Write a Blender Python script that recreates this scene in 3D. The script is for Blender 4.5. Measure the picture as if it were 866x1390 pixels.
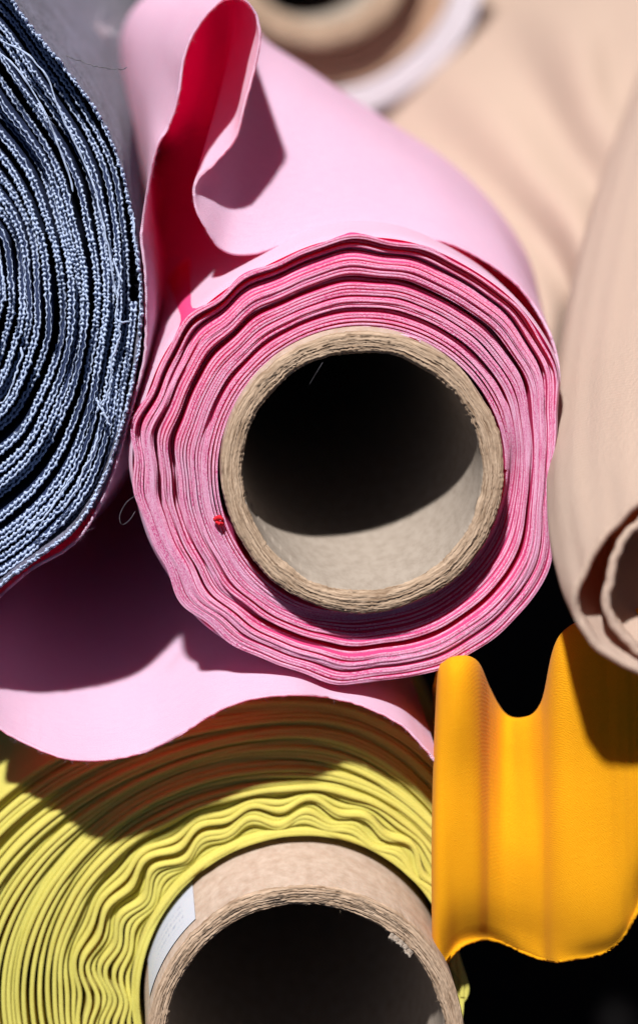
import bpy, math, random
import numpy as np
from mathutils import Vector, Matrix

random.seed(7); rng = np.random.default_rng(7)
R = math.radians
S = bpy.context.scene
for o in list(bpy.data.objects): bpy.data.objects.remove(o)

# ------------------------------------------------------------------ camera, sky, sun, exposure
PXM = 0.000154            # metres per reference unit in the plane of focus
D0 = 0.35                 # camera to plane of focus
PITCH = R(20)
CP, SP = math.cos(PITCH), math.sin(PITCH)
LIFT = 0.245              # height of the frame centre above the table
ROT = np.array([[1, 0, 0], [0, CP, SP], [0, -SP, CP]])

def cam2w(p):             # view aligned axes (right, away, up) -> world
    return np.asarray(p, float) @ ROT.T + np.array([0, 0, LIFT])

def V(px, py, y):         # point at a given distance behind the plane of focus
    k = (D0 + y) / D0
    return np.stack(np.broadcast_arrays((px - 433) * PXM * k, y, (695 - py) * PXM * k), -1).astype(float)

def W(px, py, y): return cam2w(V(np.asarray(px, float), np.asarray(py, float), np.asarray(y, float)))

cam = bpy.data.cameras.new('camera'); co = bpy.data.objects.new('camera', cam)
S.collection.objects.link(co); S.camera = co
co.location = cam2w([0, -D0, 0]); co.rotation_euler = (R(90) - PITCH, 0, 0)
cam.sensor_fit = 'VERTICAL'; cam.sensor_height = 36
cam.lens = 36 * D0 / (1390 * PXM)
cam.clip_start = 0.01; cam.clip_end = 50
cam.dof.use_dof = True; cam.dof.focus_distance = D0 - 0.001
cam.dof.aperture_fstop = cam.lens / 12.0

LDIR = np.array([0.17, 0.66, -0.76]); LDIR = LDIR / np.linalg.norm(LDIR)
LW = ROT @ LDIR
sun = bpy.data.lights.new('sun', 'SUN'); so = bpy.data.objects.new('sun', sun)
S.collection.objects.link(so)
so.rotation_euler = Vector(LW).to_track_quat('-Z', 'Y').to_euler()
sun.energy = 5.0; sun.angle = R(3.0); sun.color = (1.0, 0.965, 0.93)
elev = math.asin(-LW[2]); azim = math.atan2(-LW[0], -LW[1])
w = bpy.data.worlds.new('World'); S.world = w; w.use_nodes = True
nt = w.node_tree; bg = nt.nodes['Background']
sky = nt.nodes.new('ShaderNodeTexSky'); sky.sky_type = 'NISHITA'; sky.sun_disc = False
sky.air_density = 0.15; sky.dust_density = 0.15; sky.ozone_density = 0.4
sky.sun_elevation = elev; sky.sun_rotation = azim
nt.links.new(sky.outputs[0], bg.inputs[0]); bg.inputs[1].default_value = 0.05
S.view_settings.view_transform = 'Standard'; S.view_settings.look = 'None'
S.view_settings.exposure = 0.42; S.view_settings.gamma = 1
S.cycles.max_bounces = 14; S.cycles.diffuse_bounces = 9; S.cycles.transmission_bounces = 8

# ------------------------------------------------------------------ materials
def newmat(name):
    m = bpy.data.materials.new(name); m.use_nodes = True
    t = m.node_tree
    for n in list(t.nodes): t.nodes.remove(n)
    out = t.nodes.new('ShaderNodeOutputMaterial')
    return m, t, out

class N:                   # tiny node helper
    def __init__(s, t): s.t = t
    def __call__(s, typ, ins=None, **kw):
        n = s.t.nodes.new(typ)
        for k, v in kw.items(): setattr(n, k, v)
        for k, v in (ins or {}).items():
            if isinstance(v, bpy.types.NodeSocket): s.t.links.new(v, n.inputs[k])
            else: n.inputs[k].default_value = v
        return n
    def math(s, op, a, b=0.0, c=0.0):
        n = s('ShaderNodeMath', {0: a, 1: b, 2: c}, operation=op); return n.outputs[0]
    def ramp(s, fac, stops):
        n = s('ShaderNodeValToRGB', {0: fac}); e = n.color_ramp.elements
        e[0].position, e[0].color = stops[0][0], (*stops[0][1], 1)
        e[1].position, e[1].color = stops[-1][0], (*stops[-1][1], 1)
        for p, c in stops[1:-1]:
            q = e.new(p); q.color = (*c, 1)
        return n.outputs[0]
    def mix(s, fac, a, b, mode='MIX'):
        n = s('ShaderNodeMix', data_type='RGBA', blend_type=mode)
        for i, v in ((0, fac), (6, a), (7, b)):
            if isinstance(v, bpy.types.NodeSocket): s.t.links.new(v, n.inputs[i])
            else: n.inputs[i].default_value = v if i == 0 else (*v, 1)
        return n.outputs[2]

def fabric(name, col, dark, trans, tw, pitch=0.00032, bump=0.35, mottle=0.25, twill=False, sheen=0.3, dash=0.0, gapw=0.5):
    """woven cloth: UV is in metres (u along the edge, v into the depth)"""
    m, t, out = newmat(name); n = N(t)
    uv = n('ShaderNodeUVMap').outputs[0]
    sep = n('ShaderNodeSeparateXYZ', {0: uv})
    wob = n('ShaderNodeTexNoise', {'Vector': uv, 'Scale': 900.0, 'Detail': 2.0})
    wv = n.math('MULTIPLY', n.math('SUBTRACT', wob.outputs[0], 0.5), 0.0006)
    u = n.math('ADD', sep.outputs[0], wv); v = n.math('ADD', sep.outputs[1], wv)
    if twill: u2 = n.math('ADD', u, v); v2 = n.math('MULTIPLY', n.math('SUBTRACT', v, u), 0.5)
    else: u2, v2 = u, v
    su = n.math('SINE', n.math('MULTIPLY', u2, 2 * math.pi / pitch))
    sv = n.math('SINE', n.math('MULTIPLY', v2, 2 * math.pi / pitch))
    weave = n.math('MULTIPLY', su, sv)
    if twill: weave = n.math('ADD', n.math('MULTIPLY', su, 0.8), n.math('MULTIPLY', sv, 0.3))
    slub = n('ShaderNodeTexNoise', {'Vector': n('ShaderNodeMapping', {0: uv, 3: (260, 2600, 1)}).outputs[0], 'Scale': 1.0, 'Detail': 3.0})
    big = n('ShaderNodeTexNoise', {'Vector': uv, 'Scale': 60.0, 'Detail': 4.0})
    f = n.math('ADD', n.math('MULTIPLY', n.math('SUBTRACT', slub.outputs[0], 0.5), mottle * 2.2),
               n.math('ADD', n.math('MULTIPLY', n.math('SUBTRACT', big.outputs[0], 0.5), mottle), 0.5))
    f = n.math('ADD', f, n.math('MULTIPLY', weave, 0.16 * gapw))
    f = n.math('MAXIMUM', n.math('MINIMUM', f, 1.0), 0.0)
    fine = n('ShaderNodeTexNoise', {'Vector': uv, 'Scale': 2600.0, 'Detail': 2.0, 'Roughness': 0.7})
    f = n.math('ADD', f, n.math('MULTIPLY', n.math('SUBTRACT', fine.outputs[0], 0.5), 0.7))
    c = n.ramp(f, [(0.05, dark), (0.55, col), (1.0, tuple(min(1, x * 1.12 + 0.02) for x in col))])
    if dash > 0:           # cut thread ends along an edge show the deep dye between them
        d = n('ShaderNodeTexNoise', {'Vector': n('ShaderNodeMapping', {0: uv, 3: (1900, 3600, 1)}).outputs[0], 'Scale': 1.0, 'Detail': 2.0, 'Roughness': 0.7})
        dm = n.ramp(d.outputs[0], [(0.46, (0, 0, 0)), (0.58, (1, 1, 1))])
        d2 = n('ShaderNodeTexNoise', {'Vector': n('ShaderNodeMapping', {0: uv, 3: (90, 300, 1)}).outputs[0], 'Scale': 1.0, 'Detail': 3.0})
        dm2 = n.ramp(d2.outputs[0], [(0.38, (0, 0, 0)), (0.66, (1, 1, 1))])
        c = n.mix(n.math('MULTIPLY', n.math('MULTIPLY', dm, dm2), dash), c, dark)
    h = n.math('ADD', n.math('ADD', n.math('MULTIPLY', fine.outputs[0], 0.8), n.math('MULTIPLY', weave, 0.5)), n.math('MULTIPLY', slub.outputs[0], 1.0))
    b = n('ShaderNodeBump', {'Height': h, 'Strength': bump, 'Distance': 0.00012})
    p = n('ShaderNodeBsdfPrincipled', {'Base Color': c, 'Roughness': 0.9, 'Normal': b.outputs[0]})
    p.inputs['Specular IOR Level'].default_value = 0.15
    p.inputs['Sheen Weight'].default_value = sheen; p.inputs['Sheen Roughness'].default_value = 0.5
    if tw > 0:
        tr = n('ShaderNodeBsdfTranslucent', {'Color': (*trans, 1)})
        mx = n('ShaderNodeMixShader', {0: tw, 1: p.outputs[0], 2: tr.outputs[0]})
        t.links.new(mx.outputs[0], out.inputs[0])
    else: t.links.new(p.outputs[0], out.inputs[0])
    return m

def plain(name, col, rough=0.8, dark=None, scale=(300, 300, 300), bump=0.2, bd=0.0002, uvmap=True, lo=0.35, hi=0.7):
    m, t, out = newmat(name); n = N(t)
    vec = n('ShaderNodeUVMap').outputs[0] if uvmap else n('ShaderNodeTexCoord').outputs['Object']
    a = n('ShaderNodeTexNoise', {'Vector': n('ShaderNodeMapping', {0: vec, 3: scale}).outputs[0], 'Scale': 1.0, 'Detail': 5.0, 'Roughness': 0.65})
    c = n.ramp(a.outputs[0], [(lo, dark or tuple(x * 0.6 for x in col)), (hi, col)])
    b = n('ShaderNodeBump', {'Height': a.outputs[0], 'Strength': bump, 'Distance': bd})
    p = n('ShaderNodeBsdfPrincipled', {'Base Color': c, 'Roughness': rough, 'Normal': b.outputs[0]})
    p.inputs['Specular IOR Level'].default_value = 0.2
    t.links.new(p.outputs[0], out.inputs[0])
    return m

def fuzzy(name, col, dark):          # brushed, felted back of the grey cloth
    m, t, out = newmat(name); n = N(t)
    uv = n('ShaderNodeUVMap').outputs[0]
    a = n('ShaderNodeTexNoise', {'Vector': n('ShaderNodeMapping', {0: uv, 3: (800, 380, 1)}).outputs[0], 'Scale': 1.0, 'Detail': 6.0, 'Roughness': 0.75, 'Distortion': 1.2})
    g = n('ShaderNodeTexNoise', {'Vector': uv, 'Scale': 90.0, 'Detail': 3.0})
    f = n.math('ADD', n.math('MULTIPLY', a.outputs[0], 0.7), n.math('MULTIPLY', g.outputs[0], 0.3))
    c = n.ramp(f, [(0.34, dark), (0.66, col)])
    b = n('ShaderNodeBump', {'Height': a.outputs[0], 'Strength': 0.8, 'Distance': 0.0003})
    p = n('ShaderNodeBsdfPrincipled', {'Base Color': c, 'Roughness': 0.95, 'Normal': b.outputs[0]})
    p.inputs['Sheen Weight'].default_value = 0.1; p.inputs['Specular IOR Level'].default_value = 0.1
    t.links.new(p.outputs[0], out.inputs[0]); return m

PINK = (0.82, 0.68, 0.89); PDARK = (0.66, 0.02, 0.24)
M = {}
M['pink'] = fabric('pink_cotton', PINK, (0.76, 0.52, 0.78), (1.0, 0.03, 0.22), 0.42, pitch=0.0005, mottle=0.22, gapw=1.5, bump=0.7, sheen=0.04)
M['pink_edge'] = fabric('pink_cotton_edge', (0.95, 0.60, 0.86), PDARK, (1.0, 0.03, 0.2), 0.35, pitch=0.0004, bump=0.9, mottle=0.4, dash=0.9, sheen=0.0)
M['pink_wound_shade'] = fabric('pink_cotton_painted_shade', (0.84, 0.12, 0.38), (0.65, 0.05, 0.2), (1.0, 0.02, 0.16), 0.5, pitch=0.00034, mottle=0.2, sheen=0.0)  # same pale pink cloth; crimson shade between the turns painted into its colour
M['yellow'] = fabric('yellow_jersey', (0.71, 0.67, 0.16), (0.50, 0.43, 0.05), (0.8, 0.5, 0.01), 0.25, pitch=0.0005, bump=0.4, mottle=0.22, sheen=0.05)
M['orange'] = fabric('orange_knit', (0.90, 0.42, 0.005), (0.78, 0.30, 0.003), (0.95, 0.35, 0.0), 0.25, pitch=0.00045, bump=0.4, mottle=0.14, twill=True, sheen=0.05, gapw=0.9)
M['beige'] = fabric('beige_twill', (0.61, 0.475, 0.385), (0.53, 0.39, 0.31), (0.85, 0.36, 0.15), 0.25, pitch=0.00045, bump=0.9, mottle=0.12, twill=True, sheen=0.1, gapw=1.2)
M['white'] = fabric('pale_cotton', (0.74, 0.70, 0.76), (0.6, 0.55, 0.62), (0.8, 0.6, 0.6), 0.2)
M['tan'] = fabric('tan_cotton', (0.55, 0.36, 0.24), (0.4, 0.24, 0.15), (0.6, 0.3, 0.1), 0.15)
M['navy'] = fabric('navy_denim', (0.03, 0.045, 0.11), (0.006, 0.009, 0.025), (0.02, 0.03, 0.1), 0.0, bump=0.8, mottle=0.5, sheen=0.0)
M['thread'] = plain('pale_blue_thread', (0.55, 0.64, 0.82), 0.9, (0.27, 0.34, 0.52), (2500, 2500, 2500), 0.4, uvmap=False)
M['grey'] = fuzzy('grey_brushed_back', (0.19, 0.19, 0.27), (0.03, 0.028, 0.05))
M['card_end'] = plain('cardboard_ply', (0.46, 0.34, 0.245), 0.9, (0.16, 0.10, 0.06), (150, 3000, 1), 0.3, 0.0002, lo=0.33, hi=0.62)
M['card_in'] = plain('cardboard_liner', (0.33, 0.28, 0.235), 0.85, (0.26, 0.215, 0.175), (420, 300, 1), 0.10, lo=0.3, hi=0.6)
M['card_out'] = plain('cardboard_wrap', (0.45, 0.36, 0.295), 0.85, (0.34, 0.25, 0.19), (420, 420, 1), 0.3, lo=0.3, hi=0.65)
M['table'] = plain('dark_light_block', (0.012, 0.011, 0.011), 0.95, (0.006, 0.005, 0.005), (80, 80, 80), 0.3, uvmap=False)  # near-black so the added planes swallow light around the rolls
M['red'] = plain('red_thread', (0.75, 0.02, 0.04), 0.85, (0.5, 0.01, 0.02), (3000, 3000, 3000), uvmap=False)
M['dark_thread'] = plain('grey_thread', (0.20, 0.19, 0.21), 0.9, (0.05, 0.05, 0.06), (900, 900, 900), uvmap=False)

# ------------------------------------------------------------------ mesh helpers
class MB:
    def __init__(s): s.v = []; s.f = []; s.uv = []; s.mi = []; s.n = 0
    def grid(s, P, UV, closed_u=False, mi=0, flip=False):
        """P: (rows, cols, 3) in world"""
        r, c = P.shape[:2]; b = s.n
        s.v.append(P.reshape(-1, 3)); s.uv.append(UV.reshape(-1, 2)); s.n += r * c
        cc = c if closed_u else c - 1
        i, j = np.meshgrid(np.arange(r - 1), np.arange(cc), indexing='ij')
        j2 = (j + 1) % c
        q = np.stack([b + i * c + j, b + i * c + j2, b + (i + 1) * c + j2, b + (i + 1) * c + j], -1).reshape(-1, 4)
        if flip: q = q[:, ::-1]
        s.f.append(q); s.mi.append(np.full(len(q), mi))
    def quads(s, P, mi=0):      # P: (n,4,3)
        n_ = len(P); b = s.n
        s.v.append(P.reshape(-1, 3)); s.uv.append(np.zeros((n_ * 4, 2))); s.n += n_ * 4
        s.f.append(b + np.arange(n_ * 4).reshape(-1, 4)); s.mi.append(np.full(n_, mi))
    def build(s, name, mats, parent=None, origin=None, smooth=True):
        v = np.concatenate(s.v); uv = np.concatenate(s.uv); f = np.concatenate(s.f); mi = np.concatenate(s.mi)
        org = np.array(origin if origin is not None else (0, 0, 0), float); q = parent
        while q: org = org + np.array(q.location); q = q.parent
        v = v - org
        me = bpy.data.meshes.new(name)
        me.vertices.add(len(v)); me.vertices.foreach_set('co', v.astype(np.float32).ravel())
        me.loops.add(f.size); me.loops.foreach_set('vertex_index', f.ravel().astype(np.int32))
        me.polygons.add(len(f)); me.polygons.foreach_set('loop_start', np.arange(0, f.size, 4, dtype=np.int32))
        me.polygons.foreach_set('material_index', mi.astype(np.int32))
        me.polygons.foreach_set('use_smooth', np.full(len(f), smooth))
        me.update(calc_edges=True)
        l = me.uv_layers.new(name='UVMap'); l.data.foreach_set('uv', uv[f.ravel()].astype(np.float32).ravel())
        for m in (mats if isinstance(mats, (list, tuple)) else [mats]): me.materials.append(m)
        o = bpy.data.objects.new(name, me); S.collection.objects.link(o)
        if parent: o.parent = parent
        elif origin is not None: o.location = org
        return o

def thing(name, label, cat, loc, group=None):
    o = bpy.data.objects.new(name, None); S.collection.objects.link(o)
    o.location = loc; o.empty_display_size = 0.02; o['label'] = label; o['category'] = cat
    if group: o['group'] = group
    return o

def cr(P, n):              # Catmull-Rom resample of control rows (m, d) -> (n, d), even in arc length
    P = np.asarray(P, float); m = len(P)
    Q = np.vstack([2 * P[0] - P[1], P, 2 * P[-1] - P[-2]])
    t = np.linspace(0, m - 1, max(n * 4, 400)); i = np.minimum(t.astype(int), m - 2); u = (t - i)[:, None]
    a, b, c, d = Q[i], Q[i + 1], Q[i + 2], Q[i + 3]
    C = 0.5 * (2 * b + (c - a) * u + (2 * a - 5 * b + 4 * c - d) * u ** 2 + (3 * b - a - 3 * c + d) * u ** 3)
    return C, t

def resample(P, n, ref=None):
    C, t = cr(P, n)
    D = C if ref is None else ref
    L = np.concatenate([[0], np.cumsum(np.linalg.norm(np.diff(D[:, :2], axis=0), axis=1))])
    s = np.linspace(0, L[-1], n)
    return np.stack([np.interp(s, L, C[:, k]) for k in range(C.shape[1])], -1), s

def smooth_noise(n, step, seed, amp=1.0, periodic=False):
    r = np.random.default_rng(seed); k = max(4, int(n / step) + 2)
    c = r.normal(size=k)
    if periodic: c[-1] = c[0]
    x = np.linspace(0, k - 1, n); i = np.minimum(x.astype(int), k - 2); u = x - i; u = u * u * (3 - 2 * u)
    return amp * (c[i] * (1 - u) + c[i + 1] * u)

def hairs(mb, P, Nrm, Tan, count, length, thick, mi=0, seed=1, droop=0.5):
    """short fibres sprouting from a polyline of points P with outward directions Nrm"""
    r = np.random.default_rng(seed); k = r.integers(0, len(P), count)
    base = P[k] + r.normal(size=(count, 3)) * 0.00005
    ln = length * r.gamma(2.0, 0.5, size=(count, 1))
    d = Nrm[k] + r.normal(size=(count, 3)) * 0.55 + Tan[k] * r.normal(size=(count, 1)) * 0.7
    d /= np.linalg.norm(d, axis=1, keepdims=True)
    side = np.cross(d, r.normal(size=(count, 3))); side /= np.linalg.norm(side, axis=1, keepdims=True)
    bend = r.normal(size=(count, 3)); bend -= (bend * d).sum(1, keepdims=True) * d
    w_ = thick * 0.5
    prev = base; pw = w_
    for q in (1, 2, 3):
        u = q / 3.0
        pt = base + d * ln * u + bend * ln * droop * 0.45 * u * u
        ww = w_ * (1 - 0.28 * q)
        mb.quads(np.stack([prev - side * pw, prev + side * pw, pt + side * ww, pt - side * ww], 1), mi)
        prev, pw = pt, ww

def tube(mb, pts, rad, seg=6, mi=0, n=60, wob=0.0, seed=3):
    C, _ = resample(pts, n)
    Pw = W(C[:, 0], C[:, 1], C[:, 2])
    if wob:
        for a in range(3): Pw[:, a] += smooth_noise(n, 4, seed + a, wob)
    T = np.gradient(Pw, axis=0); T /= np.linalg.norm(T, axis=1, keepdims=True)
    A = np.cross(T, np.array([0.3, 0.9, 0.2])); A /= np.linalg.norm(A, axis=1, keepdims=True); B = np.cross(T, A)
    rr = rad * np.linspace(1, 1, n) * (1 + 0.2 * smooth_noise(n, 3, seed + 9)); rr[0] *= .4; rr[-1] *= .4
    a = np.linspace(0, 2 * np.pi, seg, endpoint=False)
    G = Pw[:, None] + rr[:, None, None] * (np.cos(a)[None, :, None] * A[:, None] + np.sin(a)[None, :, None] * B[:, None])
    uv = np.zeros(G.shape[:2] + (2,)); uv[..., 0] = np.arange(n)[:, None] * 0.0003
    mb.grid(G, uv, closed_u=True, mi=mi)

def sheet(mb, profiles, ncol, nrow, thick, mi=0, edge_mi=None, fuzz=0, wrinkle=0.0, seed=5, wave=0.0, fuzz_len=0.0006, rough=1.0, soft=0.0):
    """cloth lofted through profiles [(list of (px,py) or (px,py,dy)), y]; first profile is the front edge. thickness modelled."""
    base = None; rows = []
    for pr, y in profiles:
        A = np.array([[p[0], p[1], y + (p[2] if len(p) > 2 else 0.0)] for p in pr])
        C, t = cr(A, ncol)
        if base is None: base = C
        Rp, s = resample(A, ncol, ref=base)
        rows.append(Rp)
    R3 = np.array([V(r[:, 0], r[:, 1], r[:, 2]) for r in rows])     # view space
    m = len(R3)
    # smooth interpolation across rows, denser near the front edge
    tt = (np.linspace(0, 1, nrow) ** 1.5) * (m - 1)
    flat = R3.reshape(m, -1)
    Q = np.vstack([2 * flat[0] - flat[1], flat, 2 * flat[-1] - flat[-2]]) if m > 1 else flat
    i = np.minimum(tt.astype(int), m - 2); u = (tt - i)[:, None]
    a, b, c, d = Q[i], Q[i + 1], Q[i + 2], Q[i + 3]
    G = (0.5 * (2 * b + (c - a) * u + (2 * a - 5 * b + 4 * c - d) * u ** 2 + (3 * b - a - 3 * c + d) * u ** 3)).reshape(nrow, ncol, 3)
    if soft:
        U_, V_ = np.linspace(0, 1, ncol)[None], np.linspace(0, 1, nrow)[:, None]
        G[..., 1] += soft * (np.sin(5.3 * U_ + 7.1 * V_ + 0.6) * np.sin(3.1 * V_ - 4.0 * U_ + 1.1) + 0.5 * np.sin(13 * U_ - 9 * V_) * np.sin(6 * V_ + 1) + 0.3 * np.sin(21 * U_ + 17 * V_ + 2))
    if wrinkle:
        ph = np.linspace(0, 1, ncol)[None] * 14; qv = np.linspace(0, 1, nrow)[:, None]
        wz = np.sin(ph * 2.1 + qv * 3) + 0.6 * np.sin(ph * 4.7 - qv * 5 + 1) + 0.4 * np.sin(ph * 9.3 + qv * 9)
        Gu = np.gradient(G, axis=1); Gv = np.gradient(G, axis=0); nn = np.cross(Gu, Gv); nn /= np.linalg.norm(nn, axis=2, keepdims=True) + 1e-12
        G = G + nn * (wrinkle * wz)[..., None]
    # tiny unevenness of the cut edge
    G[0, :, 1] += smooth_noise(ncol, 3, seed, 0.00006 * rough) + smooth_noise(ncol, 20, seed + 1, 0.0003 * rough)
    G[0, :, 2] += smooth_noise(ncol, 2, seed + 2, 0.00005 * rough)
    G[0, :, 0] += smooth_noise(ncol, 2, seed + 3, 0.00005 * rough)
    Gw = cam2w(G)
    Gu = np.gradient(Gw, axis=1); Gv = np.gradient(Gw, axis=0); nn = np.cross(Gu, Gv); nn /= np.linalg.norm(nn, axis=2, keepdims=True) + 1e-12
    uL = np.concatenate([[0], np.cumsum(np.linalg.norm(np.diff(Gw[0], axis=0), axis=1))])
    vL = np.concatenate([[0], np.cumsum(np.linalg.norm(np.diff(Gw, axis=0), axis=2).mean(1))])
    UV = np.stack(np.broadcast_arrays(uL[None, :], vL[:, None]), -1)
    th = thick * 0.5
    top, bot = Gw + nn * th, Gw - nn * th
    mb.grid(top, UV, mi=mi); mb.grid(bot, UV + 0.013, mi=mi, flip=True)
    fwd = -Gv[0] / (np.linalg.norm(Gv[0], axis=1, keepdims=True) + 1e-12)
    rim = []
    ruv = []
    for q, (a_, b_) in enumerate(((1, 0), (0.8, 0.6), (0.0, 1.0), (-0.8, 0.6), (-1, 0))):
        jit = smooth_noise(ncol, 1.5, seed + 20 + q, 0.00005 * rough) if 0 < q < 4 else 0
        rim.append(Gw[0] + nn[0] * th * a_ + fwd * (th * b_ + jit)[:, None] if np.ndim(jit) else Gw[0] + nn[0] * th * a_ + fwd * th * b_)
        ruv.append(np.stack([uL, np.full(ncol, q * thick / 4)], -1))
    mb.grid(np.array(rim), np.array(ruv), mi=mi if edge_mi is None else edge_mi, flip=True)
    # back and side closures
    for A_, B_, U_ in ((top[-1], bot[-1], UV[-1]), (top[:, 0], bot[:, 0], UV[:, 0]), (top[:, -1], bot[:, -1], UV[:, -1])):
        mb.grid(np.stack([A_, B_]), np.stack([U_, U_ + 0.0003]), mi=mi)
    if fuzz:
        T = Gu[0] / (np.linalg.norm(Gu[0], axis=1, keepdims=True) + 1e-12)
        both = np.concatenate([Gw[0] + nn[0] * th * 0.7, Gw[0] - nn[0] * th * 0.7])
        hairs(mb, both, np.concatenate([fwd * 0.5 + nn[0], fwd * 0.5 - nn[0]]), np.concatenate([T, T]), fuzz, fuzz_len, 0.000028, mi if edge_mi is None else edge_mi, seed + 50)
    return Gw, nn

def axis_of(vp): return np.array([(vp[0] - 433) * PXM / D0, 1.0, (695 - vp[1]) * PXM / D0])

def outline(pts, c):        # measured outline points -> periodic radius function
    a = np.array([math.atan2(-(p[1] - c[1]), p[0] - c[0]) for p in pts]); r = np.array([math.hypot(p[0] - c[0], p[1] - c[1]) for p in pts])
    o = np.argsort(a); a, r = a[o], r[o]
    a3 = np.concatenate([a - 2 * np.pi, a, a + 2 * np.pi]); r3 = np.concatenate([r, r, r])
    xs = np.linspace(-np.pi, np.pi, 721); ys = np.interp(xs, a3, r3)
    ker = np.hanning(31); ker /= ker.sum()
    ys = np.convolve(np.concatenate([ys[-16:-1], ys, ys[1:16]]), ker, 'valid')
    return lambda th: np.interp((th + np.pi) % (2 * np.pi) - np.pi, xs, ys)

def winding(mb, c, y0, vp, rin, Ro, turns, thick, recess, wave, spacing_seed, spacing_var, depth, nth=300, mi_wall=0, mi_edge=1, jit=1.0, start=0.0, bulge=0.5, flare=None):
    """one long strip wound round a core: spiral with modelled thickness; returns edge samples"""
    n = int(turns * nth); t = np.linspace(0, turns, n); th = start + 2 * np.pi * t
    r_ = np.random.default_rng(spacing_seed)
    sp = np.clip(1 + spacing_var * r_.normal(size=int(turns) + 3), 0.45, 2.4)
    cum = np.concatenate([[0], np.cumsum(sp)]); g = np.interp(t, np.arange(len(cum)), cum); g = g / g[-1]
    th_w = (th + np.pi) % (2 * np.pi) - np.pi
    r = rin + (Ro(th) - rin) * g + wave(g, th_w)
    y = y0 + recess(g, th_w)
    yj = np.interp(t, np.arange(int(turns) + 3) + 0.37, r_.normal(size=int(turns) + 3) * 0.00035 * jit)
    y = y + yj + smooth_noise(n, 30, spacing_seed + 1, 0.00018 * jit) + smooth_noise(n, 4, spacing_seed + 2, 0.00006 * jit)
    r = r + smooth_noise(n, 5, spacing_seed + 3, 0.12 * jit) + smooth_noise(n, 40, spacing_seed + 4, 0.3 * jit)
    k0 = (D0 + y0) / D0
    cx, cz = (c[0] - 433) * PXM * k0, (695 - c[1]) * PXM * k0
    ax = axis_of(vp); ax_d = ax / ax[1]
    def ring(rr, yy):
        dy = yy - y0; m = rr * PXM * k0
        return np.stack([cx + np.cos(th) * m + ax_d[0] * dy, yy, cz + np.sin(th) * m + ax_d[2] * dy], -1)
    h = thick / 2
    u = np.concatenate([[0], np.cumsum(np.abs(np.diff(th)) * r[1:] * PXM)])
    e = h * PXM * bulge
    rows = [(r - h, y + depth, depth), (r - h, y + depth * 0.12, depth * 0.12), (r - h, y, 0), (r - h * 0.55, y - e * 0.8, None), (r, y - e, None), (r + h * 0.55, y - e * 0.8, None), (r + h, y, 0), (r + h, y + depth * 0.12, depth * 0.12), (r + h, y + depth, depth)]
    G = np.array([cam2w(ring(a, b)) for a, b, _ in rows])
    vv = [depth, depth * .12, 0, 0, thick * PXM * .33, thick * PXM * .66, thick * PXM, depth * .12, depth]
    UV = np.stack([np.stack([u, np.full(n, q)], -1) for q in vv])
    mb.grid(G[:3], UV[:3], mi=mi_wall); mb.grid(G[2:7], UV[2:7] + np.array([0, 0.0007]) * (np.arange(n) // nth)[None, :, None], mi=mi_edge); mb.grid(G[6:], UV[6:], mi=mi_wall)
    return dict(th=th_w, r=r, y=y, g=g, t=t, P=G[4], front=G, n=n)

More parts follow.
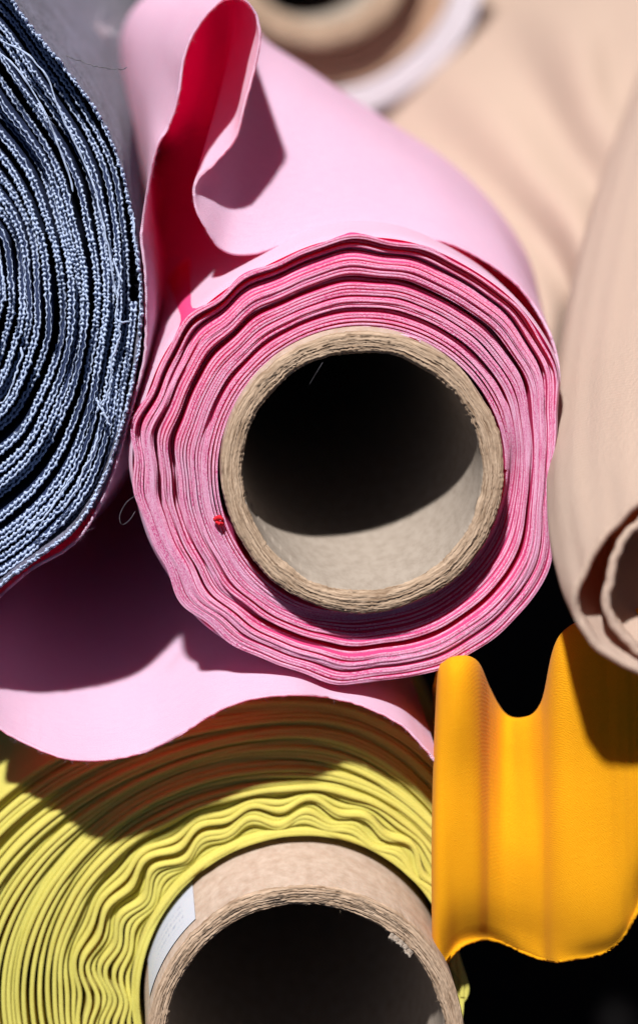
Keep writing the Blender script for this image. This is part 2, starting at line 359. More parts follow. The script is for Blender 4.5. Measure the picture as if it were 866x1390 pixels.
def cardboard(name, parent, c, y0, vp, ro, ri, length, mats_rough=1.0, seed=3, fray=160):
    """paper tube with uneven plies at its cut end, modelled inner and outer wall"""
    nth, nr = 640, 34
    th = np.linspace(0, 2 * np.pi, nth, endpoint=False)
    k0 = (D0 + y0) / D0; cx, cz = (c[0] - 433) * PXM * k0, (695 - c[1]) * PXM * k0
    ax = axis_of(vp)
    def P(r, dy):
        m = r * PXM * k0
        return np.stack([cx + np.cos(th) * m + ax[0] * dy, y0 + dy + 0 * th, cz + np.sin(th) * m + ax[2] * dy], -1)
    lump_o = smooth_noise(nth, 30, seed, 0.9, True) + smooth_noise(nth, 7, seed + 1, 0.35, True) + smooth_noise(nth, 1.6, seed + 7, 0.3, True)
    lump_i = smooth_noise(nth, 34, seed + 2, 1.0, True) + smooth_noise(nth, 9, seed + 3, 0.5, True) + smooth_noise(nth, 1.7, seed + 8, 0.4, True)
    E = []; EU = []
    ply = np.random.default_rng(seed).normal(size=nr) * 0.00006 * mats_rough
    for q in range(nr):
        f = q / (nr - 1); r = (ri + lump_i) * (1 - f) + (ro + lump_o) * f
        dy = ply[q] + smooth_noise(nth, 9, seed + 30 + q, 0.00005 * mats_rough, True) + smooth_noise(nth, 1.8, seed + 60 + q, 0.00005 * mats_rough, True)
        dy = dy + 0.0011 * (abs(f - 0.5) * 2) ** 4
        r = r + smooth_noise(nth, 14, seed + 90 + q, 0.30, True)
        E.append(cam2w(P(r, dy))); EU.append(np.stack([th * ro * PXM, np.full(nth, f * (ro - ri) * PXM)], -1))
    mb = MB(); mb.grid(np.array(E), np.array(EU), closed_u=True, mi=0)
    D = np.concatenate([np.linspace(0, 0.05, 40), np.linspace(0.06, length, 14)])
    In = [E[0]]; IU = [np.stack([th * ri * PXM, np.zeros(nth)], -1)]
    for d in D[1:]:
        seam = ((th / (2 * np.pi) + d / 0.085 + 0.28) % 1.0)      # helical lap of the liner paper
        step = 2.2 * np.clip(1 - seam / 0.6, 0, 1) * (seam > 0.006)
        In.append(cam2w(P(ri + lump_i * max(0, 1 - d / 0.003) - step * min(1, d / 0.006), d))); IU.append(np.stack([th * ri * PXM, np.full(nth, d)], -1))
    mb.grid(np.array(In), np.array(IU), closed_u=True, mi=1, flip=True)
    Out = [E[-1]]; OU = [np.stack([th * ro * PXM, np.zeros(nth)], -1)]
    for d in np.concatenate([[0.0015, 0.004, 0.009, 0.02], np.linspace(0.03, length, 8)]):
        Out.append(cam2w(P(ro + lump_o * max(0, 1 - d / 0.005), d))); OU.append(np.stack([th * ro * PXM, np.full(nth, d)], -1))
    mb.grid(np.array(Out), np.array(OU), closed_u=True, mi=2)
    if fray:
        mid = np.concatenate([E[0], E[1], E[-1]]); ctr = mid.mean(0)
        nrm = np.concatenate([-(E[0] - ctr), -(E[1] - ctr), (E[-1] - ctr)]); nrm /= np.linalg.norm(nrm, axis=1, keepdims=True)
        T = np.concatenate([np.roll(E[0], -1, 0) - E[0]] * 3); T /= np.linalg.norm(T, axis=1, keepdims=True)
        hairs(mb, mid, nrm * 0.5, T * 1.5, fray, 0.0005, 0.00004, 0, seed + 5)
    return mb.build(name, [M['card_end'], M['card_in'], M['card_out']], parent)

def gauss(x, m, s): return np.exp(-((x - m) / s) ** 2)
def win(th, a, b, soft=22):  # angular window in degrees, wraps
    c, hw = R((a + b) / 2), R((b - a) / 2)
    d = np.abs((th - c + np.pi) % (2 * np.pi) - np.pi)
    return 1 / (1 + np.exp((d - hw) / R(soft) * 4))

# ------------------------------------------------------------------ setting
VP = (150, -120)
def setting(name, lo, hi, mat):
    mb = MB(); x0, y0, z0 = lo; x1, y1, z1 = hi
    nx = 12
    xs = np.linspace(x0, x1, nx)
    if z0 == z1:
        ys = np.linspace(y0, y1, nx); P = np.stack(np.broadcast_arrays(xs[None], ys[:, None], z0), -1)
    else:
        zs = np.linspace(z0, z1, nx); P = np.stack(np.broadcast_arrays(xs[None], y0, zs[:, None]), -1)
    mb.grid(P.astype(float), P[..., :2] * 1.0)
    o = mb.build(name, mat); o['kind'] = 'structure'; return o
setting('added_dark_table', (-1.2, -0.25, 0), (1.2, 1.4, 0), M['table'])  # unseen support, added dark to keep light from coming in underneath
setting('added_light_blocker', (-1.2, 0.95, 0), (1.2, 0.95, 0.75), M['table'])  # added plane that blocks light from behind so the hollows stay dark

def base_at(px, py, y):
    p = W(px, py, y); return (float(p[0]), float(p[1]), float(max(p[2], 0)))

# ------------------------------------------------------------------ pink roll
pink = thing('pink_fabric_roll', 'pink cotton roll in the centre, wavy layered end round a dark cardboard tube', 'fabric roll', base_at(490, 935, 0.01), 'rolls of fabric stacked with their ends out')
PC = (493, 642)
pts = [(475, 322), (560, 328), (640, 364), (700, 408), (745, 467), (761, 500), (757, 560), (752, 640), (750, 700), (748, 770), (720, 820), (680, 860), (640, 890), (600, 910), (540, 922), (480, 933), (430, 922), (370, 900), (320, 880), (265, 840), (235, 790), (205, 740), (190, 690), (178, 640), (181, 590), (198, 540), (225, 475), (262, 430), (300, 397), (340, 372), (380, 352), (430, 330)]
PO = outline(pts, PC)
def p_wave(g, th):
    a = g ** 1.4
    return a * (3.6 * np.sin(15 * th + 2.2 * g) + 2.0 * np.sin(9 * th + 1.0 - 1.5 * g) + 2.4 * np.sin(23 * th + 3 * g)) * (0.55 + 0.45 * np.cos(th - R(165)))
def p_rec(g, th):
    r = 0.0036 * gauss(g, 0.90, 0.030) * win(th, 25, 172) + 0.0044 * gauss(g, 0.80, 0.045) * win(th, 15, 150)
    r = r + 0.0052 * gauss(g, 0.52, 0.028) * win(th, 15, 205) + 0.0042 * gauss(g, 0.20, 0.020) * win(th, 30, 160)
    r = r + 0.0045 * gauss(g, 0.70, 0.030) * win(th, 150, 205) + 0.0035 * gauss(g, 0.97, 0.012) * win(th, 10, 60)
    r = r + 0.0050 * gauss(g, 0.14, 0.17) * win(th, -105, 5, 30) + 0.0048 * gauss(g, 0.50, 0.045) * win(th, -125, -5)
    r = r + 0.0036 * gauss(g, 0.80, 0.022) * win(th, -130, 40) + 0.003 * gauss(g, 0.93, 0.012) * win(th, -110, -20)
    r = r + 0.003 * gauss(g, 0.36, 0.012) * win(th, -180, -100) + 0.0034 * gauss(g, 0.64, 0.016) * win(th, -175, -100)
    return 1.15 * r + 0.0008 * g ** 2
mb = MB()
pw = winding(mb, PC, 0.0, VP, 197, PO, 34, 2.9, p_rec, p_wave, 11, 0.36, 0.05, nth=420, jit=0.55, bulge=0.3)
hk = rng.integers(0, pw['n'], 4000)
Pf = pw['P']; T = np.gradient(Pf, axis=0); T /= np.linalg.norm(T, axis=1, keepdims=True) + 1e-12
fw = np.tile(ROT @ np.array([0, -1.0, 0]), (pw['n'], 1))
hairs(mb, Pf, fw, T, 2600, 0.00035, 0.000026, 1, 77)
# outermost part of the strip that closes the roll behind the loose tail
mb.build('wound_layers', [M['pink_wound_shade'], M['pink_edge']], pink)
# full length body of the roll
mb = MB(); th = np.linspace(0, 2 * np.pi, 240); rows = []; uvs = []
ax = axis_of(VP); ax = ax / ax[1]
for d, ex in ((0.0012, -2), (0.0020, 2.0), (0.004, 3.2), (0.008, 3.4), (0.014, 3), (0.03, 2), (0.08, -2), (0.2, -8), (0.5, -8)):
    m = (PO(th) + ex) * PXM
    rows.append(cam2w(np.stack([(PC[0] - 433) * PXM + np.cos(th) * m + ax[0] * d, d + 0 * th, (695 - PC[1]) * PXM + np.sin(th) * m + ax[2] * d], -1)))
    uvs.append(np.stack([th * 300 * PXM, np.full_like(th, d)], -1))
mb.grid(np.array(rows), np.array(uvs)); mb.build('roll_body', M['pink'], pink)
cardboard('cardboard_core', pink, PC, -0.0042, VP, 192, 163, 0.45, seed=21)

# loose tail: over the top, up into a fold, down beside the blue roll, round the hollow and under the roll
F = [(754, 560), (759, 505), (742, 445), (697, 382), (620, 334), (545, 320), (470, 319), (400, 328), (345, 344), (304, 340), (278, 307), (264, 272), (268, 245), (292, 222), (320, 188), (334, 140), (346, 90), (352, 45), (342, 12), (320, -2), (294, 8), (266, 42), (250, 80), (243, 130), (230, 170), (213, 200), (203, 245), (194, 295), (191, 325), (196, 365), (199, 420), (197, 485), (180, 550), (164, 605), (148, 660), (119, 716), (88, 747), (43, 772), (0, 808), (-40, 850), (-55, 895), (-42, 945), (-5, 985), (40, 1010), (90, 1028), (145, 1030), (200, 1019), (250, 994), (300, 964), (345, 948), (400, 943), (450, 948), (500, 961), (545, 985), (575, 1014), (600, 1045)]
FD = {}
for i_ in range(len(F)):
    if i_ < 10: FD[i_] = (.002, .004, .010, .013, .014, .014, .013, .011, .008, .006)[i_]
    elif 10 <= i_ <= 18: FD[i_] = 0.004
    elif i_ == 19: FD[i_] = 0.001
    elif 20 <= i_ <= 25: FD[i_] = -0.006
    elif 44 <= i_ <= 50: FD[i_] = -0.004
    elif i_ == 26: FD[i_] = -0.003
F = [(x, y, FD.get(i_, 0.0)) for i_, (x, y) in enumerate(F)]
def shift(p, k, vp=VP): return (vp[0] + (p[0] - vp[0]) * k, vp[1] + (p[1] - vp[1]) * k)
B1 = [(742, 500), (738, 440), (716, 374), (672, 305), (605, 245), (540, 200), (485, 168), (437, 142), (397, 120), (364, 101), (341, 84), (327, 66), (320, 48), (319, 32), (321, 15), (323, 2), (320, -10), (315, -25), (300, -32), (280, -25), (255, -8), (230, 12), (212, 40), (200, 75), (195, 120), (196, 170), (200, 225), (207, 280), (213, 320), (218, 360), (222, 410), (218, 470), (205, 530), (188, 585), (165, 640), (130, 690), (95, 722), (55, 750), (15, 785), (-15, 815), (-25, 850), (-15, 885), (10, 920), (50, 945), (100, 955), (150, 948), (200, 930), (250, 910), (300, 895), (345, 895), (400, 905), (450, 915), (500, 930), (545, 955), (575, 985), (600, 1010)]
B2 = [(722, 440), (716, 395), (700, 335), (656, 270), (592, 212), (525, 168), (475, 135), (430, 105), (395, 82), (365, 62), (345, 42), (330, 22), (318, 0), (308, -20), (300, -38), (292, -52), (284, -62), (272, -66), (258, -58), (242, -42), (220, -15), (196, 5), (176, 25), (166, 50), (166, 85), (172, 130), (182, 185), (195, 240), (206, 285), (216, 325), (228, 370), (235, 430), (228, 485), (215, 540), (195, 590), (165, 640), (130, 680), (95, 705), (60, 735), (35, 765), (25, 795), (35, 825), (55, 835), (85, 838), (125, 832), (165, 820), (210, 800), (255, 785), (300, 785), (345, 800), (400, 825), (450, 845), (500, 865), (545, 890), (575, 915), (600, 945)]
BY = (0.04, 0.095)
for B_, k_ in ((B1, 0.890), (B2, 0.775)):
    for i_ in range(39, len(F)):
        f_ = min(1.0, (i_ - 38) / 4.0); q_ = shift(F[i_][:2], k_)
        B_[i_] = (B_[i_][0] * (1 - f_) + q_[0] * f_, B_[i_][1] * (1 - f_) + (q_[1] - 14) * f_)
B3 = [(x * 0.82 + 150 * 0.18 + (18 if y < 300 else 0), y * 0.82 - 120 * 0.18 + (75 if i < 12 else (150 if i < 25 else (50 if i < 35 else 0)))) for i, (x, y) in enumerate(B2)]
B4 = [(x * 0.7 + 150 * 0.3, y * 0.7 - 120 * 0.3 + (90 if i < 12 else (200 if i < 25 else (90 if i < 35 else 10)))) for i, (x, y) in enumerate(B3)]
mb = MB()
tG, tN = sheet(mb, [(F, 0.0), (B1, 0.04), (B2, 0.095), (B3, 0.17), (B4, 0.30)], 900, 70, 0.0006, fuzz=5200, wrinkle=0.00012, seed=31, fuzz_len=0.0004)
tT = np.gradient(tG, axis=1); tT /= np.linalg.norm(tT, axis=2, keepdims=True)
for q in range(0, 26, 1):
    for sg in (1, -1): hairs(mb, tG[q] + tN[q] * 0.0003 * sg, tN[q] * sg, tT[q], 130, 0.0003, 0.00003, 0, 500 + q * 2 + sg, 1.2)
mb.build('loose_tail', M['pink'], pink)
# little curled end of the cloth against the tube, a red knot, stray fibres
mb = MB()
sheet(mb, [([(480, 451), (520, 452), (552, 456), (568, 462), (566, 468), (558, 465)], -0.002), ([(478, 449), (518, 450), (550, 454), (566, 460), (564, 466), (556, 463)], 0.004)], 80, 6, 0.0004, seed=41)
mb.build('curled_inner_end', M['pink'], pink)
mb = MB(); tube(mb, [(292, 706, -0.0008), (296, 703, -0.0016), (301, 704, -0.0018), (303, 709, -0.0012), (297, 711, -0.0016), (294, 707, -0.001)], 0.00045, 8, n=40, wob=0.00005)
mb.build('red_thread_knot', M['red'], pink)
mb = MB()
tube(mb, [(186, 672, 0), (172, 682, -0.003), (163, 700, -0.005), (166, 712, -0.005), (176, 706, -0.003), (184, 694, 0)], 0.00005, 5, n=60)
mb.build('stray_fibre', M['dark_thread'], pink); mb = MB()
tube(mb, [(420, 522, -0.004), (430, 505, -0.007), (438, 492, -0.006)], 0.00004, 5, n=30)
mb.build('stray_fibre', M['dark_thread'], pink)

# ------------------------------------------------------------------ blue denim roll
blue = thing('blue_fabric_roll', 'navy denim roll with pale blue thread ends at the left edge, grey brushed back', 'fabric roll', base_at(-140, 820, 0.01), 'rolls of fabric stacked with their ends out')
BC = (-140, 410); BVP = (215, -260)
bp = [(2, -20), (60, 62), (112, 128), (152, 200), (174, 280), (183, 340), (186, 400), (184, 460), (172, 525), (152, 605), (118, 685), (68, 738), (0, 792), (-70, 830), (-140, 845), (-300, 800), (-480, 650), (-560, 410), (-480, 170), (-300, 10), (-140, -50), (-60, -50)]
BO = outline(bp, BC)
def b_wave(g, th): return 4 * g * np.sin(3 * th + 5 * g) + 2.0 * np.sin(5 * th - 8 * g + 1) + 1.0 * np.sin(11 * th + 9 * g)
def b_rec(g, th): return 0.0035 * (np.sin(g * 61 + 2.0 * np.sin(th * 1.5)) * 0.5 + 0.5) ** 3 + 0.006 * gauss(g, 0.985, 0.02) * win(th, 60, 120) + 0.004 * (1 - g)
mb = MB()
bw = winding(mb, BC, 0.002, BVP, 95, BO, 19, 8.2, b_rec, b_wave, 5, 0.22, 0.3, nth=420, mi_wall=0, mi_edge=0, jit=1.3, bulge=0.25)
# cut thread ends: soft beads in rows along the edge of every turn
sel = np.where((np.abs(bw['th']) < R(85)))[0]
def chain(mb, idx, off, seed, mi=1):
    r = np.random.default_rng(seed); Fr = bw['front']
    P0 = Fr[4][idx]; Rd = Fr[6][idx] - Fr[2][idx]; Rd /= np.linalg.norm(Rd, axis=1, keepdims=True)
    brk = np.where(np.diff(idx) > 1)[0] + 1
    Fd = ROT @ np.array([0, -1.0, 0])
    for seg in np.split(np.arange(len(idx)), brk):
        if len(seg) < 8: continue
        p, rd = P0[seg], Rd[seg]
        ds = np.concatenate([[0], np.cumsum(np.linalg.norm(np.diff(p, axis=0), axis=1))])
        n_ = int(ds[-1] / (1.25 * PXM)); q = np.linspace(0, ds[-1], n_)
        C = np.stack([np.interp(q, ds, p[:, a]) for a in range(3)], -1); D = np.stack([np.interp(q, ds, rd[:, a]) for a in range(3)], -1)
        T = np.gradient(C, axis=0); T /= np.linalg.norm(T, axis=1, keepdims=True)
        ph = np.cumsum(2 * np.pi * 1.25 / np.clip(6.6 + 1.5 * smooth_noise(n_, 9, seed + 3), 4, 11)) + seed
        pul = np.clip(np.sin(ph), -0.35, 1) * 0.5 + 0.5
        big = np.clip(1 + 0.25 * smooth_noise(n_, 5, seed + 4) + 0.2 * smooth_noise(n_, 60, seed + 5), 0.35, 1.7)
        fade = np.clip(1.25 + 0.8 * smooth_noise(n_, 90, seed + 8), 0.25, 1.0)
        rad = (0.45 + 2.05 * pul * big) * fade * PXM
        lat = (off + 0.45 * smooth_noise(n_, 5, seed + 6) + 0.6 * smooth_noise(n_, 40, seed + 9) + 0.7 * np.cos(ph * 0.5)) * PXM
        C = C + D * lat[:, None] + Fd * (0.00008 + 0.00012 * np.abs(smooth_noise(n_, 4, seed + 7)))[:, None]
        a = np.linspace(0, 2 * np.pi, 8, endpoint=False)
        G = C[:, None] + rad[:, None, None] * (np.cos(a)[None, :, None] * D[:, None] + 1.25 * np.sin(a)[None, :, None] * Fd[None, None])
        mb.grid(G, np.zeros(G.shape[:2] + (2,)), closed_u=True, mi=mi)
def beads(mb, idx, off, size, y_off, seed, pitch_px=6.2, skip=0.12):
    r = np.random.default_rng(seed)
    Fr = bw['front']; P0 = Fr[4][idx]; Rad = Fr[6][idx] - Fr[2][idx]; Rad /= np.linalg.norm(Rad, axis=1, keepdims=True)
    ds = np.concatenate([[0], np.cumsum(np.minimum(np.linalg.norm(np.diff(P0, axis=0), axis=1), 0.01))])
    s = np.arange(0, ds[-1], pitch_px * PXM); s = s + r.normal(size=len(s)) * PXM * 0.9
    k = np.clip(np.searchsorted(ds, s), 0, len(idx) - 1); k = k[r.random(len(k)) > skip]
    C = P0[k] + Rad[k] * (off * PXM + r.normal(size=(len(k), 1)) * PXM * 0.7) + (ROT @ np.array([0, -1.0, 0])) * (y_off + np.abs(r.normal(size=(len(k), 1))) * 0.00022)
    Tn = np.gradient(P0, axis=0)[k]; Tn /= np.linalg.norm(Tn, axis=1, keepdims=True) + 1e-12
    Fd = np.tile(ROT @ np.array([0, -1.0, 0]), (len(k), 1))
    ang = r.normal(size=(len(k), 1)) * 0.6
    A = Tn * np.cos(ang) + Rad[k] * np.sin(ang); B = -Tn * np.sin(ang) + Rad[k] * np.cos(ang)
    sa = size * PXM * np.clip(1 + 0.28 * r.normal(size=(len(k), 1)), .5, 1.8); sb = sa * np.clip(0.72 + 0.15 * r.normal(size=(len(k), 1)), .45, 1.1); sc = sa * 1.3
    lat = np.linspace(0.12, np.pi * 0.72, 5); lon = np.linspace(0, 2 * np.pi, 7, endpoint=False)
    for q in range(4):
        for j in range(7):
            def pt(a, l): return C + A * sa * math.sin(a) * math.cos(l) + B * sb * math.sin(a) * math.sin(l) + Fd * sc * math.cos(a)
            l1, l2 = lon[j], lon[(j + 1) % 7]
            mb.quads(np.stack([pt(lat[q], l1), pt(lat[q + 1], l1), pt(lat[q + 1], l2), pt(lat[q], l2)], 1), 1)
chain(mb, sel, -3.0, 100); chain(mb, sel, 2.4, 101)
mb.build('wound_layers', [M['navy'], M['thread']], blue)
# lifted outermost turn with its selvedge, and the grey body behind it
OUT = [(-60, -110), (-15, -50), (17, 0), (50, 44), (85, 88), (118, 132), (146, 180), (166, 228), (178, 280), (186, 330), (191, 390), (191, 440), (184, 500), (172, 560), (154, 615), (134, 668), (104, 716), (68, 746), (20, 780), (-40, 822), (-140, 850)]
def bshift(p, y, vp=BVP):
    k = D0 / (D0 + y); return (vp[0] + (p[0] - vp[0]) * k, vp[1] + (p[1] - vp[1]) * k)
mb = MB()
prof = [(OUT, -0.0015)] + [([bshift(p, y) for p in OUT], y) for y in (0.012, 0.05, 0.12, 0.25, 0.45)]
Gw, nn = sheet(mb, prof, 420, 50, 0.0007, wrinkle=0.0001, seed=61, soft=0.0004)
T = np.gradient(Gw, axis=1); T /= np.linalg.norm(T, axis=2, keepdims=True)
sgn = -1.0
o_n = nn * sgn
for q, cnt in ((1, 900), (4, 1000), (8, 1000), (12, 1000), (16, 900), (20, 800)):
    hairs(mb, Gw[q], o_n[q] * 1.0, T[q], cnt, 0.0007, 0.00003, 0, 200 + q, 1.2)
mb.build('outer_wrap', M['grey'], blue)
mb = MB()
bw_keep = bw
E = Gw[0]; ds = np.concatenate([[0], np.cumsum(np.linalg.norm(np.diff(E, axis=0), axis=1))])
s_ = np.arange(0, ds[-1], 0.00095); kk = np.searchsorted(ds, s_).clip(0, len(E) - 1)
fake = dict(front=np.stack([E[kk]] * 9)); fr = fake['front']
fr[2] = E[kk] - nn[0][kk] * 0.0003; fr[6] = E[kk] + nn[0][kk] * 0.0003
bw = dict(front=fr); beads(mb, np.arange(len(kk)), 0, 2.7, 0.0002, 300, 7.4, 0.05); chain(mb, np.arange(len(kk)), -1.5, 302, 0)
bw = bw_keep
mb.build('selvedge', [M['thread'], M['thread']], blue)
mb = MB()
for q, p in enumerate([[(2, 55, -.001), (30, 68, -.002), (62, 100, -.0025), (88, 165, -.002), (110, 210, -.001), (125, 250, 0)],
          [(0, 72, -.001), (30, 100, -.002), (60, 150, -.002), (80, 200, -.001), (100, 260, 0)],
          [(52, 140, -.003), (62, 155, -.004), (66, 168, -.004)],
          [(0, 352, -.001), (6, 380, -.002), (8, 408, -.002)],
          [(155, 352, -.002), (162, 375, -.003), (160, 410, -.003), (158, 432, -.003), (166, 438, -.003), (176, 436, -.002)],
          [(160, 440, -.003), (163, 458, -.003), (152, 490, -.003), (148, 530, -.002), (132, 560, -.001)],
          [(130, 540, -.002), (140, 558, -.003), (150, 578, -.003)],
          [(135, 580, -.002), (128, 610, -.003), (112, 640, -.003), (106, 660, -.003), (88, 690, -.002)],
          [(30, 470, -.001), (28, 490, -.002), (10, 540, -.002), (-4, 552, 0)],
          [(118, 225, -.001), (135, 280, -.002), (148, 340, -.002), (157, 400, -.001)],
          [(180, 285, -.002), (184, 330, -.003), (186, 360, -.002)],
          [(40, 720, -.001), (62, 700, -.002), (85, 668, -.002), (100, 645, -.001)]]):
    tube(mb, p, 0.00022, 6, n=60, wob=0.00012, seed=400 + q * 5)
hairs(mb, W(np.full(30, 64.0), np.full(30, 160.0), np.full(30, -0.003)), np.tile(ROT @ np.array([0.2, -0.4, -1.0]), (30, 1)), np.tile([1.0, 0, 0], (30, 1)), 60, 0.0012, 0.00007, 0, 444)
mb.build('loose_thread', M['thread'], blue)
mb = MB()
tube(mb, [(88, 75, 0.01), (112, 84, 0.0), (140, 92, -0.004), (162, 94, -0.004), (172, 92, -0.002)], 0.00011, 6, n=80, wob=0.00008, seed=450)
mb.build('frayed_thread', M['dark_thread'], blue)
mb = MB(); tp = W(132, 42, 0.090); kq = rng.normal(size=(40, 3)) * 0.0008
hairs(mb, tp + kq, rng.normal(size=(40, 3)), np.tile([1.0, 0, 0.2], (40, 1)), 260, 0.0022, 0.00022, 0, 470, 1.5)
mb.build('lint_tuft', M['white'], blue)

# ------------------------------------------------------------------ yellow roll
yel = thing('yellow_fabric_roll', 'yellow jersey roll at the bottom, its cardboard tube sticking out with a white label', 'fabric roll', base_at(410, 1960, 0.04), 'rolls of fabric stacked with their ends out')
YC = (408, 1352); YY = 0.012
def y_side(a): return 545 if math.cos(a) < 0 else (300 if math.sin(a) > 0.55 else 206 + 94 * min(1.0, max(0.0, (math.sin(a) - 0.3) / 0.25)))
yp = [(408 + y_side(a) * math.cos(a), 1352 - 398 * math.sin(a)) for a in np.linspace(-math.pi, math.pi, 60)[:-1]]
YO = outline(yp, YC)
def y_wave(g, th):
    a = gauss(g, 0.16, 0.13); b = np.clip((g - 0.02) / 0.05, 0, 1)
    return b * a * (7.0 * np.sin(21 * th + 5 * g) + 3.0 * np.sin(13 * th + 2 - 4 * g)) + 3 * np.sin(4 * th + 11 * g) * np.clip(g * 3, 0, 1)
def y_rec(g, th): return 0.0016 * (np.sin(g * 50 + 1.2 * np.sin(2 * th)) * 0.5 + 0.5) ** 2 + 0.002 * g - 0.001 * gauss(g, 0.02, 0.03)
mb = MB()
winding(mb, YC, YY, VP, 219, YO, 40, 5.6, y_rec, y_wave, 15, 0.30, 0.06, nth=300, mi_wall=0, mi_edge=0, jit=1.0, bulge=0.3)
mb.build('wound_layers', M['yellow'], yel)
mb = MB(); th = np.linspace(0, 2 * np.pi, 160); rows = []; uvs = []; k0 = (D0 + YY) / D0
for d, ex in ((0.006, -12), (0.009, -8), (0.03, -8), (0.2, -12), (0.5, -12)):
    m = (YO(th) + ex) * PXM * k0
    rows.append(cam2w(np.stack([(YC[0] - 433) * PXM * k0 + np.cos(th) * m + ax[0] * d, YY + d + 0 * th, (695 - YC[1]) * PXM * k0 + np.sin(th) * m + ax[2] * d], -1)))
    uvs.append(np.stack([th * 500 * PXM, np.full_like(th, d)], -1))
mb.grid(np.array(rows), np.array(uvs)); mb.build('roll_body', M['yellow'], yel)
YCY = -0.003; KC = (416, 1421)
core = cardboard('cardboard_core', yel, KC, YCY, VP, 217, 190, 0.45, mats_rough=1.3, seed=51)
# label stuck round the tube
m, t, out = newmat('label_paper'); n = N(t); uvn = n('ShaderNodeUVMap').outputs[0]; sp = n('ShaderNodeSeparateXYZ', {0: uvn})
bar = n('ShaderNodeTexNoise', {'Vector': n('ShaderNodeMapping', {0: uvn, 3: (5000, 300, 1)}).outputs[0], 'Scale': 1.0, 'Detail': 1.0})
line = n.math('MULTIPLY', n.math('GREATER_THAN', n.math('SINE', n.math('MULTIPLY', sp.outputs[1], 2 * math.pi / 0.0022)), 0.25), n.math('GREATER_THAN', bar.outputs[0], 0.5))
inside = n.math('MULTIPLY', n.math('MULTIPLY', n.math('GREATER_THAN', sp.outputs[0], 0.006), n.math('LESS_THAN', sp.outputs[0], 0.016)), n.math('MULTIPLY', n.math('GREATER_THAN', sp.outputs[1], 0.003), n.math('LESS_THAN', sp.outputs[1], 0.0095)))
c = n.mix(n.math('MULTIPLY', n.math('MULTIPLY', line, inside), 0.45), (0.46, 0.49, 0.57), (0.16, 0.20, 0.34))
p = n('ShaderNodeBsdfPrincipled', {'Base Color': c, 'Roughness': 0.45}); t.links.new(p.outputs[0], out.inputs[0])
mb = MB(); kk0 = (D0 + YCY) / D0
a = np.linspace(R(133), R(166), 40); dd = np.linspace(0.0035, 0.017, 12); rr = (217 + 1.9) * PXM * kk0
G = np.array([cam2w(np.stack([(KC[0] - 433) * PXM * kk0 + np.cos(a) * rr + ax[0] * d, YCY + d + 0 * a, (695 - KC[1]) * PXM * kk0 + np.sin(a) * rr + ax[2] * d], -1)) for d in dd])
mb.grid(G, np.stack(np.broadcast_arrays((a[-1] - a)[None] * rr, (dd - dd[0])[:, None]), -1))
mb.build('paper_label', m, core)
mb = MB()
sheet(mb, [([(527, 1272), (535, 1276), (546, 1286), (556, 1298)], YCY - 0.001), ([(533, 1266), (541, 1272), (552, 1282), (562, 1294)], YCY + 0.001), ([(540, 1264), (548, 1270), (560, 1280), (568, 1292)], YCY + 0.004)], 40, 8, 0.0005, seed=71, wrinkle=0.0001, fuzz=60)
mb.build('torn_ply', M['card_in'], core)

# ------------------------------------------------------------------ orange cloth
org = thing('orange_fabric', 'orange knit cloth hanging in soft folds at the lower right', 'fabric', base_at(720, 1300, 0.0))
cols = [(618, 16), (600, 10), (590, 2), (598, -5), (622, -8), (646, -5.5), (663, 1.0), (685, 3.5), (712, 0.5), (737, -3), (764, -9), (832, -15), (872, -19), (905, -21), (950, -22)]
top = [930, 928, 920, 903, 893, 899, 935, 970, 977, 955, 862, 832, 826, 820, 815]
hem = [1345, 1350, 1340, 1318, 1288, 1277, 1275, 1280, 1292, 1300, 1303, 1288, 1225, 1150, 1110]
rows = []
hy = [(1.0, 0.45, 3), (0.93, 0.38, 1.0), (0.8, 0.36, -1), (0.6, 0.45, -1.5), (0.4, 0.7, -0.5), (0.22, 1.0, 0), (0.1, 1.05, 0.2), (0.03, 1.05, 1.2), (0.0, 1.0, 3.2)]
for f, amp, off in hy:
    rows.append(([(x + (3 if i < 3 else 0) * (1 - f) * 2 - 5 * math.sin(math.pi * f) * (1 if i < 4 else 0), t0 + (h0 - t0) * f, (d * (amp if 4 <= i < 10 else 0.5 + 0.5 * amp) + off) * 0.001) for i, ((x, d), t0, h0) in enumerate(zip(cols, top, hem))], 0.004))
for dy, drop in ((0.008, 8), (0.02, 30), (0.05, 80), (0.11, 150)):
    rows.append(([(x, t0 + drop, d * 0.001) for (x, d), t0 in zip(cols, top)], 0.004 + dy))
mb = MB()
Gw, nn = sheet(mb, rows, 300, 150, 0.0008, wrinkle=0.00008, seed=81, soft=0.0011)
oT = np.gradient(Gw, axis=1); oT /= np.linalg.norm(oT, axis=2, keepdims=True)
for q in range(5, 110, 3):
    for sg in (1, -1): hairs(mb, Gw[q] + nn[q] * 0.0004 * sg, nn[q] * sg, oT[q], 14, 0.0003, 0.00003, 0, 700 + q * 2 + sg, 1.2)
mb.build('draped_cloth', M['orange'], org)

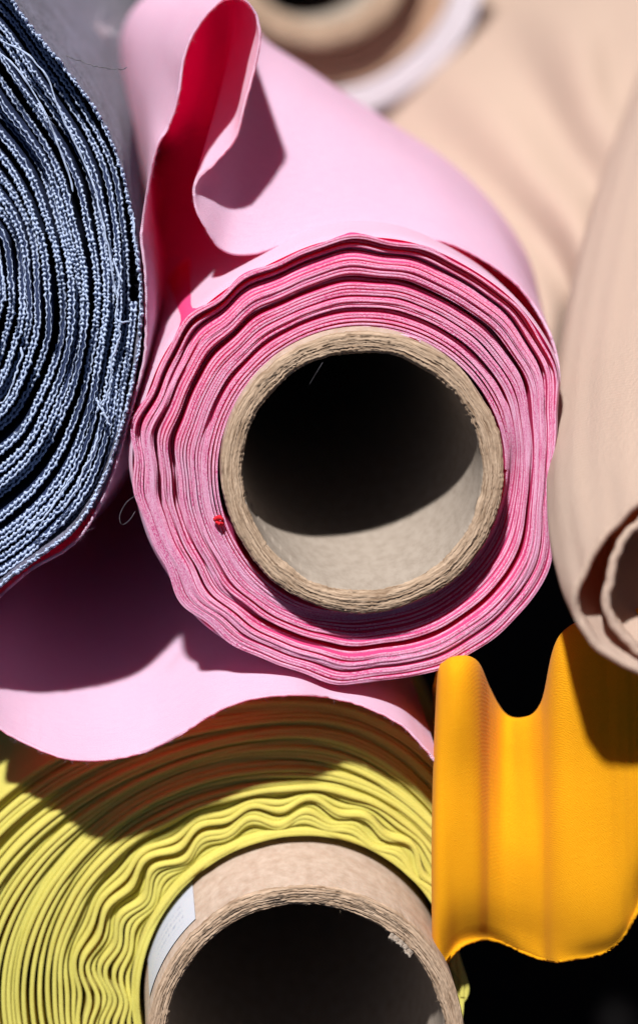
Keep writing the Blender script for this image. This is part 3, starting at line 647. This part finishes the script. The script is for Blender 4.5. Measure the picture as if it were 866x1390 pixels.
# ------------------------------------------------------------------ beige roll
bei = thing('beige_fabric_roll', 'beige twill roll on the right with a curled double edge above the orange cloth', 'fabric roll', base_at(866, 915, 0.0), 'rolls of fabric stacked with their ends out')
L1 = [(985, 600), (930, 640), (866, 683), (838, 708), (810, 740), (791, 775), (781, 812), (790, 848), (810, 876), (838, 897), (872, 914), (930, 925), (990, 910), (1040, 865), (1065, 780), (1050, 690), (1000, 640)]
tgt = [(-0.03, 781, 812, 1.0, 0), (-0.022, 764, 770, 1.06, 0), (-0.01, 750, 705, 1.12, 0), (0.012, 749, 600, 1.16, 0), (0.035, 762, 490, 1.18, 0), (0.06, 786, 370, 1.15, 0), (0.09, 820, 255, 1.1, 0), (0.14, 865, 130, 1.0, 0), (0.2, 915, 0, .9, 0)]
mb = MB()
prof = [([(tx + (x - 781) * sc, ty + (y - 812) * sc) for x, y in L1], yy) for yy, tx, ty, sc, _ in tgt]
sheet(mb, prof, 260, 80, 0.0016, wrinkle=0.0002, seed=91, rough=0.2)
L2 = [(985, 640), (935, 655), (885, 690), (846, 734), (828, 778), (823, 818), (835, 849), (866, 885), (930, 905), (990, 880)]
prof = [([(tx + 42 + (x - 823) * sc, ty + 6 + (y - 818) * sc) for x, y in L2], yy + 0.001) for yy, tx, ty, sc in [(-.03, 781, 812, 1), (-.01, 779, 800, .97), (.02, 771, 785, .93), (.06, 762, 765, .88), (.14, 745, 735, .78)]]
sheet(mb, prof, 220, 50, 0.0016, wrinkle=0.0002, seed=92, rough=0.2)
mb.build('rolled_edge', M['beige'], bei)
mb = MB()
A = [[(735, 560, 0.06), (760, 545, 0.064), (780, 520, 0.075), (806, 495, 0.07), (830, 470, .084), (862, 436, .080), (890, 400, .094), (980, 330, .10)],
     [(715, 470, 0.06), (742, 425, 0.063), (765, 380, 0.076), (793, 335, 0.071), (820, 290, .089), (856, 245, .088), (890, 200, .105), (980, 150, .11)],
     [(640, 370, 0.10), (664, 325, 0.10), (690, 280, 0.114), (725, 235, 0.112), (760, 190, .131), (806, 150, .124), (850, 110, .137), (980, 60, .13)],
     [(500, 270, 0.18), (538, 220, 0.183), (575, 170, 0.192), (632, 120, 0.184), (690, 70, .190), (765, 35, .170), (830, 0, .172), (980, -60, .16)],
     [(420, 180, 0.32), (460, 125, 0.32), (500, 70, 0.32), (565, 25, 0.31), (630, -20, .30), (715, -55, .28), (800, -90, .26), (980, -150, .22)],
     [(340, 90, 0.46), (385, 35, 0.46), (430, -20, 0.46), (500, -65, 0.445), (570, -110, .43), (665, -150, .405), (760, -190, .38), (980, -260, .30)]]
sheet(mb, [(a_, 0.0) for a_ in A], 160, 80, 0.0016, wrinkle=0.0, seed=95)
mb.build('trailing_cloth', M['beige'], bei)

# ------------------------------------------------------------------ pale roll far behind
back = thing('white_fabric_roll', 'white fabric roll with a tan cardboard tube, blurred far behind the pink roll', 'fabric roll', base_at(430, 125, 0.22), 'rolls of fabric stacked with their ends out')
KY = 0.22; RC = (428, -72)
def ringo(r): return outline([(RC[0] + r * math.cos(a), RC[1] - r * math.sin(a)) for a in np.linspace(-math.pi, math.pi, 40)[:-1]], RC)
mb = MB()
winding(mb, RC, KY, VP, 196, ringo(234), 7, 5.0, lambda g, th: 0.001 + 0 * g, lambda g, th: 1.5 * np.sin(9 * th) * g, 17, 0.2, 0.35, nth=160, mi_wall=0, mi_edge=0)
mb.build('white_layers', M['white'], back)
mb = MB()
winding(mb, RC, KY + 0.005, VP, 142, ringo(190), 8, 5.0, lambda g, th: 0.006 * (1 - g) ** 2, lambda g, th: 1.5 * np.sin(9 * th) * g, 18, 0.2, 0.3, nth=160, mi_wall=0, mi_edge=0)
mb.build('tan_layers', M['tan'], back)
cardboard('cardboard_core', back, (RC[0] + 2, RC[1] + 4), KY - 0.005, VP, 134, 98, 0.3, seed=81, fray=0)
